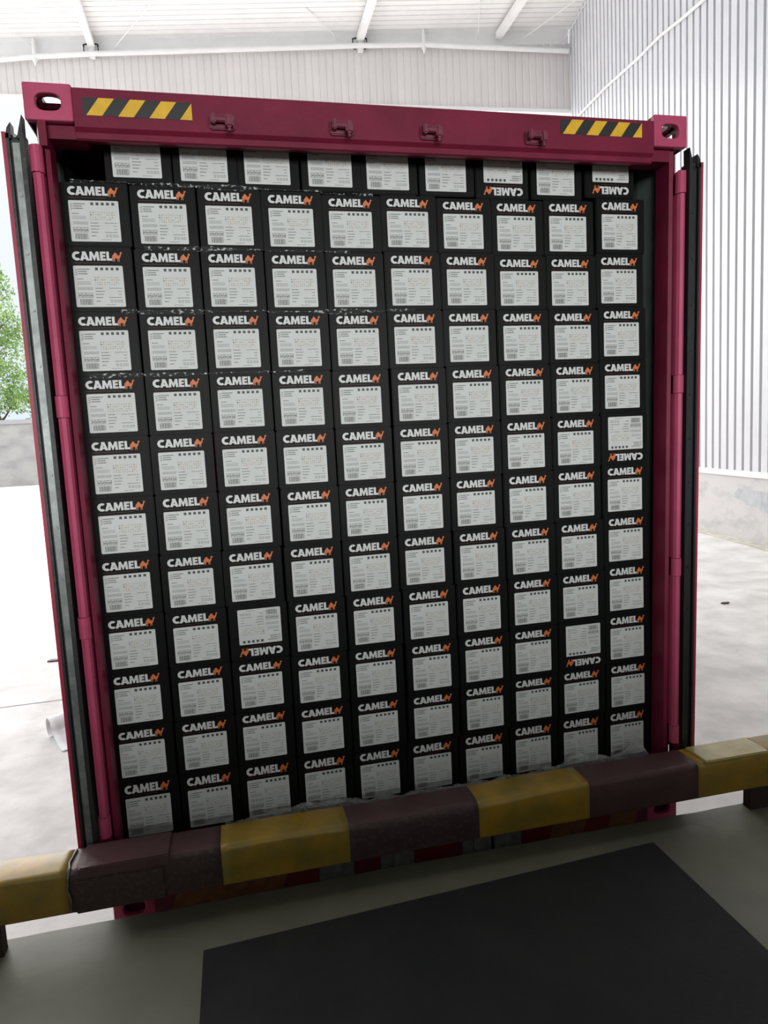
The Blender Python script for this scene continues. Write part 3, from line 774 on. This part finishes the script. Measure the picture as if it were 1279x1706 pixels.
# repair plates welded round the beam
for (xa, xb, mt, za, zb_, ztop_) in [(-1.285, -.985, SPECK, .128, .232, None)]:
    b = MB(); b.bevbox((xa, -.181, .112), (xb, -.150, .234), mt, .006); b.bevbox((xa + .02, -.176, .232), (xb + .02, -.030, .2735), BEAMM, .004, xf=lambda p: p + Vector((0, yw(p.x), 0)))
    bx('repair_plate', b)['label'] = 'raised scuffed maroon plate'
b = MB(); b.bevbox((1.19, -.172, .262), (1.50, -.034, .2735), BEAMGL, .004, xf=lambda p: p + Vector((0, yw(p.x), 0)))
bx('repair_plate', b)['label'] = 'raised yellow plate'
for k, x in enumerate((-1.30, 1.50)):      # weld seams
    b = MB(); b.tube([(x + .005 * math.sin(i * 2.1), yw(x) + y_, z_) for i, (y_, z_) in enumerate([(-.173, .12), (-.174, .16), (-.173, .2), (-.172, .245), (-.155, .268), (-.12, .268), (-.08, .268), (-.04, .268)])], .0035, DKST if k else GAL, 6)
    bx('weld_seam', b)
for (xa, xb) in ((-1.66, -1.527), (1.432, 1.56)):
    b = MB(); b.box((xa, -.165, .010), (xb, -.12, .112), DKST); b.box((xa, -.165, .0), (xb, -.118, .010), DKST); bx('support_post', b)

# ================================================================== YARD OBJECTS
# curled sheet of paper on the ground
b = MB(); vs = []; fs = []; nu, nv = 26, 14
for i in range(nu + 1):
    for j in range(nv + 1):
        u, v = i / nu, j / nv
        r = .085 + .05 * v; a = -math.pi * .5 + min(1, u / .62) * math.pi * 1.55
        if u <= .62: x_, z_ = -r * math.cos(a + math.pi / 2) * 0 + r * math.cos(-a), r + r * math.sin(a)
        x_, z_ = (-r * math.sin(u / .62 * math.pi * 1.5), r - r * math.cos(u / .62 * math.pi * 1.5)) if u <= .62 else (r + 0, 0)
        if u > .62:
            q_ = (u - .62) / .38; a0 = math.pi * 1.5; x_, z_ = (r + .0, r); x_ += .30 * q_; z_ = r * (1 - q_) ** 2 + .004
        vs.append((x_, v * .72, z_))
for i in range(nu):
    for j in range(nv): a = i * (nv + 1) + j; fs.append((a, a + 1, a + nv + 2, a + nv + 1))
b.add(vs, fs, PAPER)
o = b.build('paper_sheet', smooth=True, fixn=False); o.scale = (1.2, 1.2, 1.2); o.location = (-2.72, 4.80, -1.245); o.rotation_euler = (0, 0, math.radians(-62))
so_ = o.modifiers.new('thickness', 'SOLIDIFY'); so_.thickness = .002
tag(o, 'white curled paper sheet lying on the yard left of the container', 'paper')
# bits of litter
for i, (x, y, s, lab_) in enumerate([(7.6, 10.2, .16, 'dark scrap lying on the yard near the right container door, far from the camera'),
                               (6.9, 6.6, .09, 'small dark chip on the pale yard well right of the container'),
                               (-3.35, 7.6, .10, 'flat dark scrap on the pale yard left of the container')]):
    b = MB(); pts = [(s * math.cos(a) * rnd.uniform(.6, 1.1), s * .6 * math.sin(a) * rnd.uniform(.5, 1.1)) for a in [2 * math.pi * k / 9 for k in range(9)]]
    b.prism(pts, 'z', 0, .02, DKST); o = b.build('debris_scrap'); o.location = (x, y, -1.249); tag(o, lab_, 'debris')

# trees beyond the perimeter wall
def tree(x, y, h, r, lab_, seed, n):
    rt = random.Random(seed)
    root = empty('tree', (x, y, -1.25)); tag(root, lab_, 'tree', 'trees beyond the yard wall')
    b = MB(); b.tube([(0, 0, 0), (.1, .1, h * .3), (-.1, 0, h * .6), (0, 0, h * .85)], [.35, .28, .18, .05], BARK, 8)
    for k in range(9):
        a = rt.uniform(0, 6.28); z = h * rt.uniform(.25, .7)
        b.tube([(0, 0, z), (math.cos(a) * r * .4, math.sin(a) * r * .4, z + h * .1), (math.cos(a) * r * .75, math.sin(a) * r * .75, z + h * .16)], [.12, .08, .03], BARK, 5)
    b.build('trunk', root)
    b = MB(); cl = []
    for k in range(46):
        a = rt.uniform(0, 6.28); t = rt.uniform(0, 1); zz = h * (.22 + .76 * t); rr_ = r * math.sqrt(max(.05, 1 - ((t - .4) / .66) ** 2)) * rt.uniform(.35, 1)
        cl.append((math.cos(a) * rr_, math.sin(a) * rr_, zz, rt.uniform(.9, 1.9)))
    for k in range(n):
        cx_, cy_, cz_, cr = rt.choice(cl); d = Vector((rt.gauss(0, 1), rt.gauss(0, 1), rt.gauss(0, .8))).normalized() * cr * rt.uniform(.55, 1.05)
        p = Vector((cx_, cy_, cz_)) + d; s = rt.uniform(.10, .22)
        u = Vector((rt.gauss(0, 1), rt.gauss(0, 1), rt.gauss(0, 1))).normalized(); v_ = u.cross(Vector((rt.gauss(0, 1), rt.gauss(0, 1), rt.gauss(0, 1)))).normalized()
        b.add([p - u * s, p - v_ * s * .5, p + u * s, p + v_ * s * .5], [(0, 1, 2, 3)], LEAF[rt.random() < .5])
    b.build('foliage', root, fixn=False)
tree(-23.8, 73.2, 22.0, 3.8, 'tall leafy green tree at the left edge beyond the grey yard wall', 1, 15000)
tree(-19.6, 81.5, 19.0, 3.2, 'shorter leafy tree beyond the yard wall, next to the container door', 2, 11000)
tree(-32.5, 80.0, 21.0, 4.0, 'broad leafy tree beyond the yard wall, farthest left', 3, 9000)
